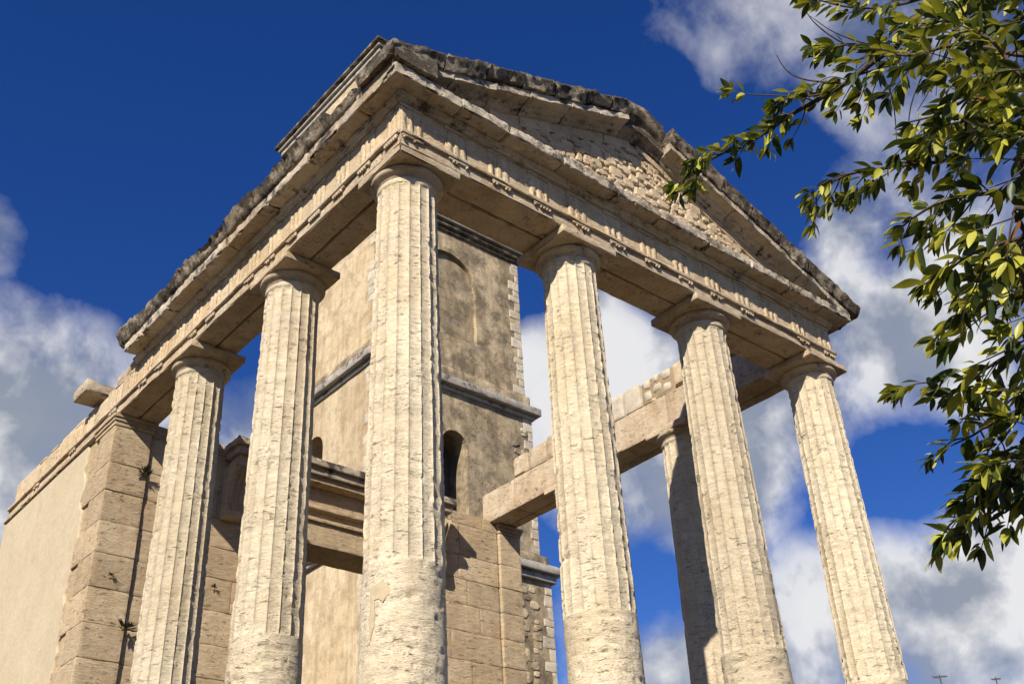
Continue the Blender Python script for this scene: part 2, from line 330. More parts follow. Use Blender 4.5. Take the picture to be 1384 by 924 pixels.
# ------------------------------------------------------------------ columns
def make_shaft(x, y, seed):
    nf = 18; ts_ = np.array([0, .05, .16, .30, .45, .55, .70, .84, .95]); th = np.concatenate([(k+ts_) for k in range(nf)])*2*math.pi/nf
    tt = np.tile(ts_, nf)
    zs = np.unique(np.concatenate([np.arange(ZB+.012, -5.3, .06), np.arange(-5.3, -4.25, .028), [-4.25, -4.238], np.arange(-4.20, -.36, .027), [-.33, -.31, -.295, -.28, -.272, -.266, -.24, -.21]]))
    TH, Z = np.meshgrid(th, zs); TT = np.broadcast_to(tt, TH.shape)
    R = .300 + .0121*(-Z)
    P = np.stack([np.cos(TH)*R+x, np.sin(TH)*R+y, Z], -1).reshape(-1, 3)
    fl = ((Z > -4.245) & (Z < -.27)).astype(float)
    prof = np.sqrt(np.clip(1-(2*TT-1)**2, 0, 1))
    endr = np.clip((-.271-Z)/.04, 0, 1)**.5
    depth = (.0215*prof*fl*np.where(Z > -.34, endr, 1)).reshape(-1)
    Ps = P*np.array((1, 1, 1))+seed*31.7
    bed = vnoise(np.stack([P[:, 0]*1.7+seed*9, P[:, 1]*1.7, P[:, 2]*13+seed*5], 1))            # travertine beds
    soft = fbm(Ps*3.0, 3)
    # chipped arrises
    ar = (1-prof.reshape(-1))**2*fl.reshape(-1)
    chip = np.clip(fbm(Ps*np.array((4, 4, 13))+5, 3)*2.8-.45, 0, 1)
    depth = depth + ar*chip*.016
    # worn stretches where the flutes are nearly gone
    worn = np.clip((fbm(Ps*np.array((1.3, 1.3, 1.0))+90, 2)-.38)*5, 0, 1)
    depth = depth*(1-worn*.75) + worn*.008
    # pock marks and eroded rings
    pock = np.clip(fbm(Ps*np.array((13, 13, 32))+50, 2)*3.4-1.35, 0, 1)*.014
    ring = np.zeros(len(P)); rs = np.random.default_rng(int(seed*100)+5)
    for zr in rs.uniform(-6.2, -.7, 9):
        amp_ = np.clip(fbm(np.stack([np.cos(TH.reshape(-1))*1.6+zr, np.sin(TH.reshape(-1))*1.6, np.full(len(P), seed)], 1), 2)*2.2+.15, 0, 1)
        ring += amp_*np.exp(-((P[:, 2]-zr-.03*np.sin(TH.reshape(-1)*2+zr))/.016)**2)*.014
    low = (Z < -4.245).reshape(-1)
    lowr = np.clip(fbm(Ps*np.array((7, 7, 24))+20, 3)*2.8-.55, 0, 1)*.019*low
    Rn = R.reshape(-1) - depth + soft*.0030 + bed*.0034 - pock - ring - lowr - .004*low
    neck = (Z >= -.27).reshape(-1); Rn = np.where(neck, R.reshape(-1)+.004+soft*.002, Rn)
    V = np.stack([np.cos(TH.reshape(-1))*Rn+x, np.sin(TH.reshape(-1))*Rn+y, P[:, 2]], 1)
    m = len(th); F = []
    for i in range(len(zs)-1):
        for j in range(m):
            k = (j+1) % m; F.append([i*m+j, i*m+k, (i+1)*m+k, (i+1)*m+j])
    F.append(list(range(m))[::-1]); F.append([(len(zs)-1)*m+j for j in range(m)])
    return V, F
def make_capital(x, y, seed):
    prof = [(.05, -.2095), (.300, -.2095), (.311, -.206), (.313, -.200), (.305, -.197), (.313, -.193), (.315, -.187), (.308, -.184), (.326, -.172), (.350, -.157), (.366, -.146), (.373, -.130), (.372, -.112), (.366, -.0975), (.05, -.0975)]
    m = 64; V = []; F = []
    for r, z in prof:
        for k in range(m):
            w = 2*math.pi*k/m; V.append((math.cos(w)*r, math.sin(w)*r, z))
    V = np.array(V); rr = np.hypot(V[:, 0], V[:, 1])
    ch = np.clip(fbm(V*5+seed*7, 3)*2-.7, 0, 1)*.022*(rr > .3)
    s = (rr-ch+fbm(V*9+seed, 2)*.004)/rr
    V[:, :2] *= s[:, None]; V[:, 0] += x; V[:, 1] += y
    for i in range(len(prof)-1):
        for j in range(m):
            k = (j+1) % m; F.append([i*m+j, i*m+k, (i+1)*m+k, (i+1)*m+j])
    F.append(list(range(m))[::-1]); F.append([(len(prof)-1)*m+j for j in range(m)])
    return V, F
cols = [(.385, .425), (2.61, .40), (4.82, .375), (7.0, .345), (.35, 2.645), (.35, 4.935), (6.88, 2.58), (6.88, 4.88)]
for k, (x, y) in enumerate(cols):
    V, F = make_shaft(x, y, k+1.3)
    c = new('column', up_z(V), F, M_col, T, org=(x, y, ZB+ZO), sharp=62)
    V, F = make_capital(x, y, k+2.1); new('capital', up_z(V), F, M_arch, c, sharp=50)
    ab = [(-.004, .755, -.004, .755), (2.15, 2.97, -.03, .765), (4.33, 5.16, -.03, .745), (6.53, 7.35, -.05, .73), (-.03, .69, 2.17, 2.98), (-.05, .70, 4.42, 5.27), (6.52, 7.25, 2.2, 2.97), (6.52, 7.25, 4.5, 5.27)][k]
    lo = [ab[0], ab[2], -.096]; hi = [ab[1], ab[3], -.003]
    block('abacus', lo, hi, M_arch, c, step=.04, r=.012, amp=.004, wear=1.6, seed=k)

# mortar repair on the lower drum of the corner column
corner = [o for o in bpy.data.objects if o.name == 'column'][0]
na_, nz_ = 44, 40; V = []; F = []; keep = np.zeros((na_, nz_), bool)
for i in range(na_):
    for j in range(nz_):
        a = math.radians(-178+38*i/(na_-1)); z = -4.95+.55*j/(nz_-1)
        u, v = i/(na_-1), j/(nz_-1)
        head = ((u-.58)/.40)**2+((v-.80)/.17)**2; tail = ((u-.22)/.15)**2+((v-.50)/.40)**2
        keep[i, j] = min(head, tail)+.7*fbm(np.array([[u*6, v*6, 3.3]]), 3)[0] < .85
        R_ = .300+.0121*(-z)+.0015+.003*fbm(np.array([[u*9, v*9, 1.0]]), 2)[0]
        V.append((cols[0][0]+math.cos(a)*R_, cols[0][1]+math.sin(a)*R_, z))
F = [[i*nz_+j, (i+1)*nz_+j, (i+1)*nz_+j+1, i*nz_+j+1] for i in range(na_-1) for j in range(nz_-1) if keep[i:i+2, j:j+2].all()]
new('mortar_patch', up_z(V), F, stone_mat('repair_mortar', (.50, .41, .27), (.46, .37, .24), (.36, .28, .18), .4, pit=.1, bump=.3, mott=.5), corner)

# ------------------------------------------------------------------ architrave: two beams side by side, joints over the columns
ZT = .18
def beams(axis, cuts, o0, o1, flip):
    mid_ = (o0+o1)/2
    for a, b in zip(cuts, cuts[1:]):
        for k, (p, q) in enumerate(((o0, mid_-.009), (mid_+.009, o1))):
            lo = [a+.003, p, 0.0]; hi = [b-.003, q, ZT-.001+.002*k]
            if axis: lo = [p, a+.003, 0.0]; hi = [q, b-.003, ZT-.001+.002*k]
            block('architrave_block', lo, hi, M_arch, T, step=.05, r=.012, amp=.007, freq=5, wear=1.4, seed=a*3+k, big=.006)
beams(0, [0, H+A, H+2*A, W], 0, .66, 0)
beams(1, [.664, YS[1], YS[2], YA-.02, 8.3, 9.8, YB], 0, .58, 1)
for a, b in ((.664, YS[1]), (YS[1], YS[2]), (YS[2], 6.10), (6.104, 6.98)):      # taller beams on the open flank
    V, F = rbox((W-.58, a+.003, .01), (W-.20, b-.003, .555), step=.07, r=.016, amp=.007, seed=a, wear=1.4, big=.008)
    new('architrave_block', up_z(V), F, M_arch, T, sharp=38)
    V, F = rbox((W-.18, a+.003, .015), (W-.002, b-.003, .53 if a > 1 else ZT-.002), step=.07, r=.016, amp=.007, seed=a+3, big=.008)
    new('architrave_block', up_z(V), F, M_arch, T, sharp=38)
# taenia with regulae and guttae
def taenia(axis, a, b, face, sgn, name='taenia'):
    d0, d1 = sorted((face-sgn*.001, face+sgn*.040))
    lo = [a, d0, ZT-.046]; hi = [b, d1, ZT+.002]
    if axis: lo = [d0, a, ZT-.046]; hi = [d1, b, ZT+.002]
    V, F = rbox(lo, hi, step=.05, r=.006, amp=.003, wear=1.5, seed=a+face)
    return new(name, up_z(V), F, M_arch, T)
def regula(parent, axis, c, w, face, sgn, seed):
    parts = []
    d0, d1 = sorted((face-sgn*.001, face+sgn*.028))
    lo = [c-w/2, d0, ZT-.078]; hi = [c+w/2, d1, ZT-.0465]
    if axis: lo = [d0, c-w/2, ZT-.078]; hi = [d1, c+w/2, ZT-.0465]
    parts.append(rbox(lo, hi, step=.06, r=.004, amp=.002, seed=seed))
    for k in range(6):
        if vnoise(np.array([[seed*3.1+k*2.7, .3, .8]]))[0] > .25: continue
        t = c-w/2+w*(k+.5)/6; f = face+sgn*.019
        p = (t, f) if not axis else (f, t)
        V = []; F = []
        for i, (z, r) in enumerate(((ZT-.0785, .013), (ZT-.104, .018))):
            for j in range(7):
                wv_ = 2*math.pi*j/7; V.append((p[0]+math.cos(wv_)*r, p[1]+math.sin(wv_)*r, z))
        F = [[j, (j+1) % 7, 7+(j+1) % 7, 7+j][::-1] for j in range(7)] + [list(range(7)), [13-j for j in range(7)]]
        parts.append((np.array(V), F))
    V, F = joined(parts); return new('regula', up_z(V), F, M_arch, parent)
TW = .285
t_front = taenia(0, -.0, W, 0, -1)
t_left = taenia(1, 0.003, YB-.05, 0, -1)
t_right = taenia(1, 0.003, 2.2, W, 1)
ft = [TW/2 + k*(W-TW)/12 for k in range(13)]
for k, c in enumerate(ft):
    if k not in (10,): regula(t_front, 0, c, TW-.03, 0, -1, k)
SP = .485; st_ = [TW/2+k*SP for k in range(22)]
for k, c in enumerate(st_):
    if k not in (7, 10, 13, 15, 16, 18, 19, 21): regula(t_left, 1, c, TW-.06, 0, -1, 40+k)
for c in st_[:3]: regula(t_right, 1, c, TW-.06, W, 1, 90+c)

# ------------------------------------------------------------------ frieze
ZF = .585
def frieze(cuts, axis, o0, o1, top=ZF, mat=M_frieze):
    out = []
    for i, (a, b) in enumerate(zip(cuts, cuts[1:])):
        lo = [a+.002, o0, ZT+.003]; hi = [b-.002, o1, top if not hasattr(top, '__len__') else top[i]]
        if axis: lo = [o0, a+.002, ZT+.003]; hi = [o1, b-.002, hi[2]]
        V, F = rbox(lo, hi, step=.06, r=.006, amp=.005, seed=a+axis*5, wear=1.2)
        out.append(new('frieze_block', up_z(V), F, mat, T, sharp=38))
    return out
def triglyph(parent, axis, c, face, sgn, w=TW, worn=0.0, seed=0, top=ZF-.045, bar=.019):
    """three raised bars over a thin plate, a flat band on top"""
    z0, z1 = ZT+.004, top; parts = []
    def bx(t0, t1, d, za, zb, r=.006, s=0):
        d0, d1 = sorted((face-sgn*.002, face+sgn*d))
        lo = [t0, d0, za]; hi = [t1, d1, zb]
        if axis: lo = [d0, t0, za]; hi = [d1, t1, zb]
        parts.append(rbox(lo, hi, step=.05, r=r, amp=.0035, freq=12, seed=seed+s, wear=1.6))
    bx(c-w/2, c+w/2, .010, z0, z1, .004)
    bw = w/3*.70
    for k in range(3):
        t = c+(k-1)*w/3
        bx(t-bw/2, t+bw/2, bar, z0+.001, z1-.012-.02*worn*abs(math.sin(seed+k*2)), .017, k+1)
    bx(c-w/2-.004, c+w/2+.004, min(.024, bar), z1+.001, ZF-.004, .005, 9)
    V, F = joined(parts); return new('triglyph', up_z(V), F, M_frieze, parent)
fr_front = frieze([0.026, H+A-.02, H+2*A-.02, W-.026], 0, .026, .62)
for k, c in enumerate(ft):
    p = fr_front[min(2, int(c/((W+.01)/3)))]; triglyph(p, 0, c, .026, -1, seed=k, worn=.5)
fr_left = frieze([.622, 2.4, 4.7, 6.45, 7.35, 8.2, 9.1, 9.9, YB-.12], 1, .026, .56, top=[ZF, ZF, ZF, .60, .56, .61, .57, .60])
for k, c in enumerate(st_):
    p = fr_left[[i for i, e in enumerate([2.4, 4.7, 6.45, 7.35, 8.2, 9.1, 9.9, 99]) if c < e][0]]
    if c < YB-.25 and not (k > 14 and k % 3 == 0): triglyph(p, 1, c, .026, -1, worn=1.2 if k > 2 else .4, seed=60+k, w=TW*.92, bar=.017)
fr_right = frieze([.622, 2.3], 1, W-.18, W-.026)
for c in st_[:4]: triglyph(fr_right[0], 1, c, W-.026, 1, seed=80+c, w=TW*.92)
# stone courses over the open flank
yy = [.66, 1.2, 1.75, 2.35]
for a, b in zip(yy, yy[1:]):
    block('backing_stone', (W-.60, a+.006, ZF+.003), (W-.10, b-.006, .98+.05*math.sin(a*7)), M_tufa, T, step=.08, r=.03, amp=.012, seed=a)
cz = [(3.05, 3.42), (3.42, 3.86), (3.86, 4.25), (4.25, 4.75), (4.75, 5.25), (5.25, 5.72), (5.72, 6.12)]
for i, (a, b) in enumerate(cz):
    block('backing_stone', (W-.575, a+.012, .566), (W-.12, b-.012, [.98, 1.0, .97, .96, .98, .94, .93][i]), M_quoin if i < 3 else M_arch, T, step=.07, r=.03, amp=.008, seed=a, big=.006)
# small rounded rubble over the flank column
for i, (cy, czz, ry, rz) in enumerate([(2.93, .90, .10, .085), (2.93, .70, .10, .10), (2.74, .93, .08, .07), (2.72, .75, .11, .09), (2.52, .90, .11, .09), (2.52, .69, .10, .09), (2.82, .58, .05, .03)]):
    block('rubble_stone', (W-.57, cy-ry+.008, czz-rz+.006), (W-.34, cy+ry-.008, czz+rz-.006), M_quoin, T, step=.035, r=.06, amp=.008, seed=i, wear=.2)
block('rubble_core', (W-.545, 2.36, .56), (W-.14, 3.05, .97), M_mortar, T, step=.08, r=.03, amp=.01)

# ------------------------------------------------------------------ horizontal cornice
OV = .235; ZC0, ZC1 = .665, .80
def bedmould(axis, a, b, face, sgn):
    prof = [(.0, ZF+.001), (.045, ZF+.004), (.055, ZF+.03), (.075, ZF+.035), (.095, ZF+.078), (0, ZF+.079)]
    poly = [(face+sgn*d, z) for d, z in prof]
    if (sgn < 0) != (axis == 1): poly = poly[::-1]
    V, F = prism(poly, a, b, axis, .06, .003, 9); return new('bed_moulding', up_z(V), F, M_corn, T, sharp=40)
bedmould(0, -.05, W+.05, .03, -1); bedmould(1, -.05, 6.35, .03, -1); bedmould(1, -.05, .75, W-.03, 1)
def cornice_blocks(axis, cuts, d_out, d_in, name='cornice_block', z0=ZC0, z1=ZC1, mat=M_corn, amp=.020, **kw):
    for i, (a, b) in enumerate(zip(cuts, cuts[1:])):
        lo, hi = sorted((d_out+.006*math.sin(a*9), d_in))
        L = [a+.005, lo, z0+.004*math.sin(a*5)]; U = [b-.005, hi, z1+.006*math.sin(a*4)]
        if axis: L = [lo, a+.005, L[2]]; U = [hi, b-.005, U[2]]
        k = dict(step=.028, r=.016, amp=amp, freq=13, wear=2.2, seed=a+axis*9, big=.008); k.update(kw)
        V, F = rbox(L, U, **k); new(name, up_z(V), F, mat, T, sharp=42)
cornice_blocks(0, [-OV, .62, 1.26, 2.05, 2.9, 3.62, 4.5, 5.3, 6.1, 6.8, W+OV], -OV, .45)
cornice_blocks(1, [.455, 1.42, 2.34, 3.3, 4.12, 4.95, 5.7, 6.26], -OV, .50)
cornice_blocks(1, [.455, .95], W+OV, W-.45)
# one cornice stone still in place over the wall
V, F = rbox((-.27, 7.52, .66), (.40, 8.02, .86), step=.04, r=.04, amp=.02, freq=5, wear=1.6, big=.03); new('cornice_block', up_z(V), F, M_arch, T, sharp=38)
V, F = rbox((.02, 6.46, .60), (.40, 7.1, .78), step=.05, r=.05, amp=.03, freq=4, big=.03); new('frieze_block', up_z(V), F, M_arch, T, sharp=38)
# blocks behind, carrying the sima
block('backing_course', (.05, .46, ZF+.004), (.54, 6.1, ZC0-.004), M_mortar, T, step=.2, r=.01)
block('backing_course', (.04, .06, ZF+.004), (W-.04, .60, ZC0-.004), M_mortar, T, step=.2, r=.01)
# crusted gutter stones along the flank
scut = [-.30, .42, 1.0, 1.55, 2.1, 2.62, 3.3, 4.0, 4.62, 5.3, 5.95, 6.42]
hts = [.27, .17, .25, .20, .23, .26, .16, .22, .18, .26, .24]
for i, (a, b) in enumerate(zip(scut, scut[1:])):
    prof = resample([(-OV+.02, ZC1+.012), (-OV-.03, ZC1+.05), (-OV-.075+.03*math.sin(i*2.3), ZC1+hts[i]*.75), (-OV-.06+.03*math.sin(i*1.7), ZC1+hts[i]*.9), (.25, ZC1+hts[i]+.02), (.25, ZC1+.012)], .035)
    V, F = prism(prof[::-1], a+.008, b-.008, 1, .028, 0)
    V = V + np.stack([fbm(V*10+i*9+k*13, 4) for k in range(3)], 1)*np.array((.040, .022, .046))*np.clip((V[:, 2:3]-ZC1-.02)/.1, .15, 1)
    new('gutter_block', up_z(V), F, M_sima, T, sharp=50)

# ------------------------------------------------------------------ pediment
APX, SL = W/2, .372
ZR = 2.46                              # top of the raking gutter at the ridge
def rz(x): return ZR - SL*abs(x-APX)
def rake(a, b, prof, name, mat, n_amp, step=.03, rs=.03, seed=0, fq=8):
    """profile (y, height below the rake line) swept along the slope"""
    poly = resample(prof, rs); V, F = prism(poly[::-1], a, b, 0, step, 0)
    V = V.copy()
    D = V + np.stack([fbm(V*fq+seed*9+k*13, 4) for k in range(3)], 1)*n_amp*np.clip((V[:, 1:2] < .12)*1.0, .3, 1)
    x = V[:, 0]; D[:, 2] = D[:, 2] + ZR - SL*np.abs(x-APX)
    return new(name, up_z(D), F, mat, T, sharp=50)
GE = [(-.225, -.19), (-.230, -.285), (-.20, -.295), (-.10, -.30), (-.085, -.325), (-.03, -.33), (-.015, -.365), (.02, -.373), (.45, -.373), (.45, -.19)]
SI = [(-.25, -.19), (-.275, -.13), (-.315, -.04), (-.30, .0), (.30, .02), (.30, -.19)]
lc = [-OV-.02, .52, 1.12, 1.62, 2.28, 2.78, 3.28]; rc = [4.035, 4.62, 5.2, 5.85, 6.5, 7.0, W+OV+.02]
for i, (a, b) in enumerate(zip(lc, lc[1:])):
    if b > .55 or True: rake(a+.006, b-.006, GE, 'raking_cornice_block', M_corn, .022, seed=i)
for i, (a, b) in enumerate(zip(rc, rc[1:])): rake(a+.006, b-.006, GE, 'raking_cornice_block', M_corn, .022, seed=i+20)
ls = [-OV-.10, .38, .95, 1.5, 1.98, 2.5, 2.95, 3.30]; rsx = [4.035, 4.40, 4.95, 5.5, 6.05, 6.6, 7.1, W+OV+.22]
for i, (a, b) in enumerate(zip(ls, ls[1:])):
    s = [(y, z*(.92+.16*math.sin(i*2.1))) for y, z in SI]; rake(a+.010, b-.010, s, 'raking_gutter_block', M_sima, .034, seed=i+40, fq=11)
for i, (a, b) in enumerate(zip(rsx, rsx[1:])):
    s = [(y, z*(.95+.12*math.sin(i*1.9))) for y, z in SI]; rake(a+.010, b-.010, s, 'raking_gutter_block', M_sima, .034, seed=i+60, fq=11)
# ridge stone, its carved front broken away; dark crust colour stands in for shadow
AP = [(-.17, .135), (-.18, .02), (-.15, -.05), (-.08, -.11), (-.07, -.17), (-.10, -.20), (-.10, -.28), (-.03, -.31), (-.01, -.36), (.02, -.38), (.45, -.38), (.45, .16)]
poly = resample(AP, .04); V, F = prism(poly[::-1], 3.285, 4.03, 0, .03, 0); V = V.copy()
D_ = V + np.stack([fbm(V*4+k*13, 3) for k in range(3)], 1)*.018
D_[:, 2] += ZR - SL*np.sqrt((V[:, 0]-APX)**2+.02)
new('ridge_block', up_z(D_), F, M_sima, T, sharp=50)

# tympanum: smooth border, rubble field
ZTB = ZC1+.01
def tri_sheet(y0, y1, drop, zb, name, mat, parent, amp=.006):
    xs = np.linspace(-.05, W+.05, 90); V = []; F = []
    for y in (y0, y1):
        for x in xs:
            for k in range(9):
                zt_ = max(zb+.004, rz(x)-drop); V.append((x, y, zb+(zt_-zb)*k/8))
    V = np.array(V); m = 9; nx = len(xs)
    for i in range(nx-1):
        for k in range(8):
            a = i*m+k; F.append([a, a+m, a+m+1, a+1]); b = a+nx*m; F.append([b, b+1, b+m+1, b+m])
        for k in (0, 8):
            a = i*m+k; b = a+nx*m; F.append([a, b, b+m, a+m] if k == 0 else [a, a+m, b+m, b])
    V[:, 1] += fbm(V*5, 3)*amp*(V[:, 1] < y0+.01)
    return new(name, up_z(V), F, mat, parent)
tym = tri_sheet(.060, .44, .38, ZTB, 'tympanum', M_tufa, T, .02)
# border stones under the rake
for side in (-1, 1):
    us = [.06, .55, 1.0, 1.45, 1.95, 2.4, 2.9]
    for i, (a, b) in enumerate(zip(us, us[1:])):
        x0, x1 = (APX+side*a, APX+side*b); x0, x1 = min(x0, x1), max(x0, x1)
        prof = resample([(.025, -.375), (.025, -.375-(.15 if side < 0 else .11)), (.12, -.50), (.12, -.375)], .05)
        V, F = prism(prof[::-1], x0+.006, x1-.006, 0, .06, 0)
        V = V + np.stack([fbm(V*5+i+k*7, 2) for k in range(3)], 1)*.012; V[:, 2] += ZR-SL*np.abs(V[:, 0]-APX)
        new('border_stone', up_z(V), F, M_tufa, tym, sharp=50)
def pebble(c, r, seed):
    V = []; F = []; m = 7; lat = (-.85, -.35, .25, .8)
    for s in lat:
        q = math.sqrt(1-s*s)
        for k in range(m): w = 2*math.pi*k/m; V.append((math.cos(w)*q, s, math.sin(w)*q))
    V = np.array(V); V = np.sign(V)*np.abs(V)**.6
    V = V*(1+.28*fbm(V*1.3+seed*5.1, 2))[:, None]*np.array(r)+np.array(c)
    for i in range(3):
        for k in range(m): l = (k+1) % m; F.append([i*m+k, i*m+l, (i+1)*m+l, (i+1)*m+k])
    F.append(list(range(m))[::-1]); F.append([3*m+k for k in range(m)])
    return V, F
n_st = 0; pts = []
tries = 0
while n_st < 290 and tries < 12000:
    tries += 1
    x = rng.uniform(.9, W-.9); zt_ = rz(x)-.52
    if zt_ < ZTB+.08: continue
    z = rng.uniform(ZTB+.04, zt_)
    r = rng.uniform(.04, .10)
    if any((x-a)**2+((z-b)*1.2)**2 < ((r+c)*.72)**2 for a, b, c in pts): continue
    pts.append((x, z, r)); n_st += 1
    V, F = pebble((x, .062+rng.uniform(-.008, .012), z), (r*rng.uniform(1.0, 1.35), .042, r*rng.uniform(.75, 1.0)), n_st)
    new('rubble_stone', up_z(V), F, M_tufa, tym, smooth=False)

# ------------------------------------------------------------------ cella: front wall with door, antae, flank walls
DX0, DX1, DZ = 2.35, 4.85, -1.38
courses = [-.17, -.72, -1.13, -1.56, -2.0, -2.46, -2.92, -3.36, -3.82, -4.28, -4.74, -5.2, -5.66, -6.12, ZB]
def wall_front(x0, x1, top, seed, back):
    core = block('cella_wall', (x0+.03, YA+.03, ZB), (x1-.03, YA+.52, top-.02), M_mortar, T, step=.4, r=.01)
    rs = np.random.default_rng(seed)
    cs = [c for c in courses if c < top-.1]; cs = [top]+cs
    for a, b in zip(cs, cs[1:]):
        x = x0
        while x < x1-.02:
            l = rs.uniform(.45, 1.1); x2 = x+l
            if x1-x2 < .3: x2 = x1
            if a == top and top > 0 and rs.random() < .0: pass
            dy = rs.uniform(-.004, .004)
            V, F = rbox((x+.0025, YA+dy, b+.0025), (x2-.0025, YA+.25, a-.0025), step=.05, r=.005, amp=.009, freq=7, wear=1.0, seed=x+b*3)
            new('stone_block', up_z(V), F, M_wall, core, sharp=38); x = x2
    return core
wl = wall_front(.543, DX0, .02, 3, 0)
wr = wall_front(DX1, 6.78, .04, 5, 0)
# antae
def anta(x0, x1, outer, seed):
    core = block('anta', (x0+.03, YA-.0, ZB), (x1-.03, YA+.55, -.19), M_mortar, T, step=.4, r=.01)
    cs = [-.172]+courses[1:]
    for i, (a, b) in enumerate(zip(cs, cs[1:])):
        dep = .52+.28*(i % 2)
        V, F = rbox((x0, YA-.045+.004*math.sin(i*4), b+.002), (x1, YA-.045+(dep if outer else .5), a-.002), step=.05, r=.007, amp=.006, freq=6, wear=1.2, seed=i+seed)
        new('stone_block', up_z(V), F, M_wall, core, sharp=38)
    for z0, z1, e in ((-.168, -.115, .012), (-.112, -.062, .03), (-.059, -.004, .05)):
        V, F = rbox((x0-e, YA-.045-e, z0), (x1+e, YA+.62, z1), step=.05, r=.008, amp=.005, wear=1.6, seed=seed+z0)
        new('anta_capital', up_z(V), F, M_wall, core, sharp=38)
    return core
an = anta(-.012, .53, True, 1)
an2 = anta(6.80, W+.06, False, 9)
# left flank wall: stone behind a skin of plaster
flank = block('flank_wall', (.02, YA+.56, ZB), (.52, YB, -.01), M_wall, T, step=.2, r=.01, amp=.008, freq=6)
block('flank_wall', (W-.52, YA+.56, ZB), (W-.02, 8.4, -.4), M_wall, T, step=.25, r=.01, amp=.008)
zs = np.linspace(ZB, -.10, 150); nyy = 44; V = []; F = []
for z in zs:
    e = 7.52+.30*fbm(np.array([[3.1, 5.2, z*1.3]]), 4)[0]+.10*fbm(np.array([[9.1, 5.2, z*6]]), 3)[0]
    if z > -.9: e += .25*(z+.9)
    for k in range(nyy):
        V.append((0, e+(YB-.01-e)*(k/(nyy-1))**1.6, z))
V = np.array(V); front = V.copy(); front[:, 0] = -.012+fbm(V*.9, 2)*.006
edge = (np.arange(len(V)) % nyy) == 0; front[edge, 0] += .006; back_ = V.copy(); back_[:, 0] = .03
n0 = len(V)
for i in range(len(zs)-1):
    for k in range(nyy-1):
        a = i*nyy+k; F.append([a, a+nyy, a+nyy+1, a+1])
    a = i*nyy; F.append([a, a+n0, a+n0+nyy, a+nyy])
new('plaster_skin', up_z(np.concatenate([front, back_])), F, M_plaster, flank)
for i, (a, b) in enumerate(((7.42, 8.2), (8.2, 8.9), (8.9, 9.7), (9.7, 10.4), (10.4, YB))):
    V, F = rbox((-.045, a+.006, -.075), (.06, b-.006, -.012+.012*math.sin(i*3)), step=.05, r=.012, amp=.012, freq=6, wear=2, seed=i); new('wall_moulding', up_z(V), F, M_arch, flank, sharp=38)

# door case
dc = block('door_lintel', (DX0-.25, 6.62, -1.26), (DX1+.25, YA+.45, -.90), M_wall, T, step=.07, r=.008, amp=.005, seed=4)
def dpiece(n, lo, hi, m=M_wall, **k):
    kk = dict(step=.07, r=.008, amp=.005, seed=lo[2]); kk.update(k); return block(n, lo, hi, m, dc, **kk)
dpiece('lintel_fascia', (DX0-.25, 6.575, -.898), (DX1+.25, 6.85, -.84))
dpiece('door_frieze', (DX0-.22, 6.635, -.838), (DX1+.22, 6.86, -.34))
dpiece('door_moulding', (DX0-.30, 6.545, -.72), (DX1+.30, 6.66, -.665))
dpiece('door_cornice', (DX0-.62, 6.46, -.337), (DX1+.62, 6.85, -.24))
dpiece('door_cornice', (DX0-.68, 6.40, -.237), (DX1+.68, 6.85, -.12), M_corn)
dpiece('door_cornice', (DX0-.72, 6.34, -.117), (DX1+.72, 6.85, -.01), M_corn, amp=.014, wear=2)
for x0 in (DX0-.24, DX1+.02):
    dpiece('door_jamb', (x0, 6.66, ZB), (x0+.22, YA+.40, -1.263), step=.12)
def console(xc):
    prof = resample([(6.80, -.342), (6.45, -.345), (6.42, -.42), (6.47, -.50), (6.55, -.62), (6.62, -.85), (6.60, -1.05), (6.62, -1.14), (6.70, -1.17), (6.80, -1.15)], .05)
    V, F = prism(prof, xc-.13, xc+.13, 0, .05, .004, 8)
    o = new('console', up_z(V), F, M_wall, dc, sharp=45)
    for dx in (-.075, 0, .075):
        p2 = [(y-.016, z) for y, z in [(6.425, -.42), (6.475, -.50), (6.555, -.62), (6.625, -.85), (6.605, -1.05)]]
        tv, tf = tube([(xc+dx, y+.012, z+ZO) for y, z in p2], .022, 6); new('fillet', tv, tf, M_wall, o)
for xc in (DX0-.55, DX1+.55): console(xc)

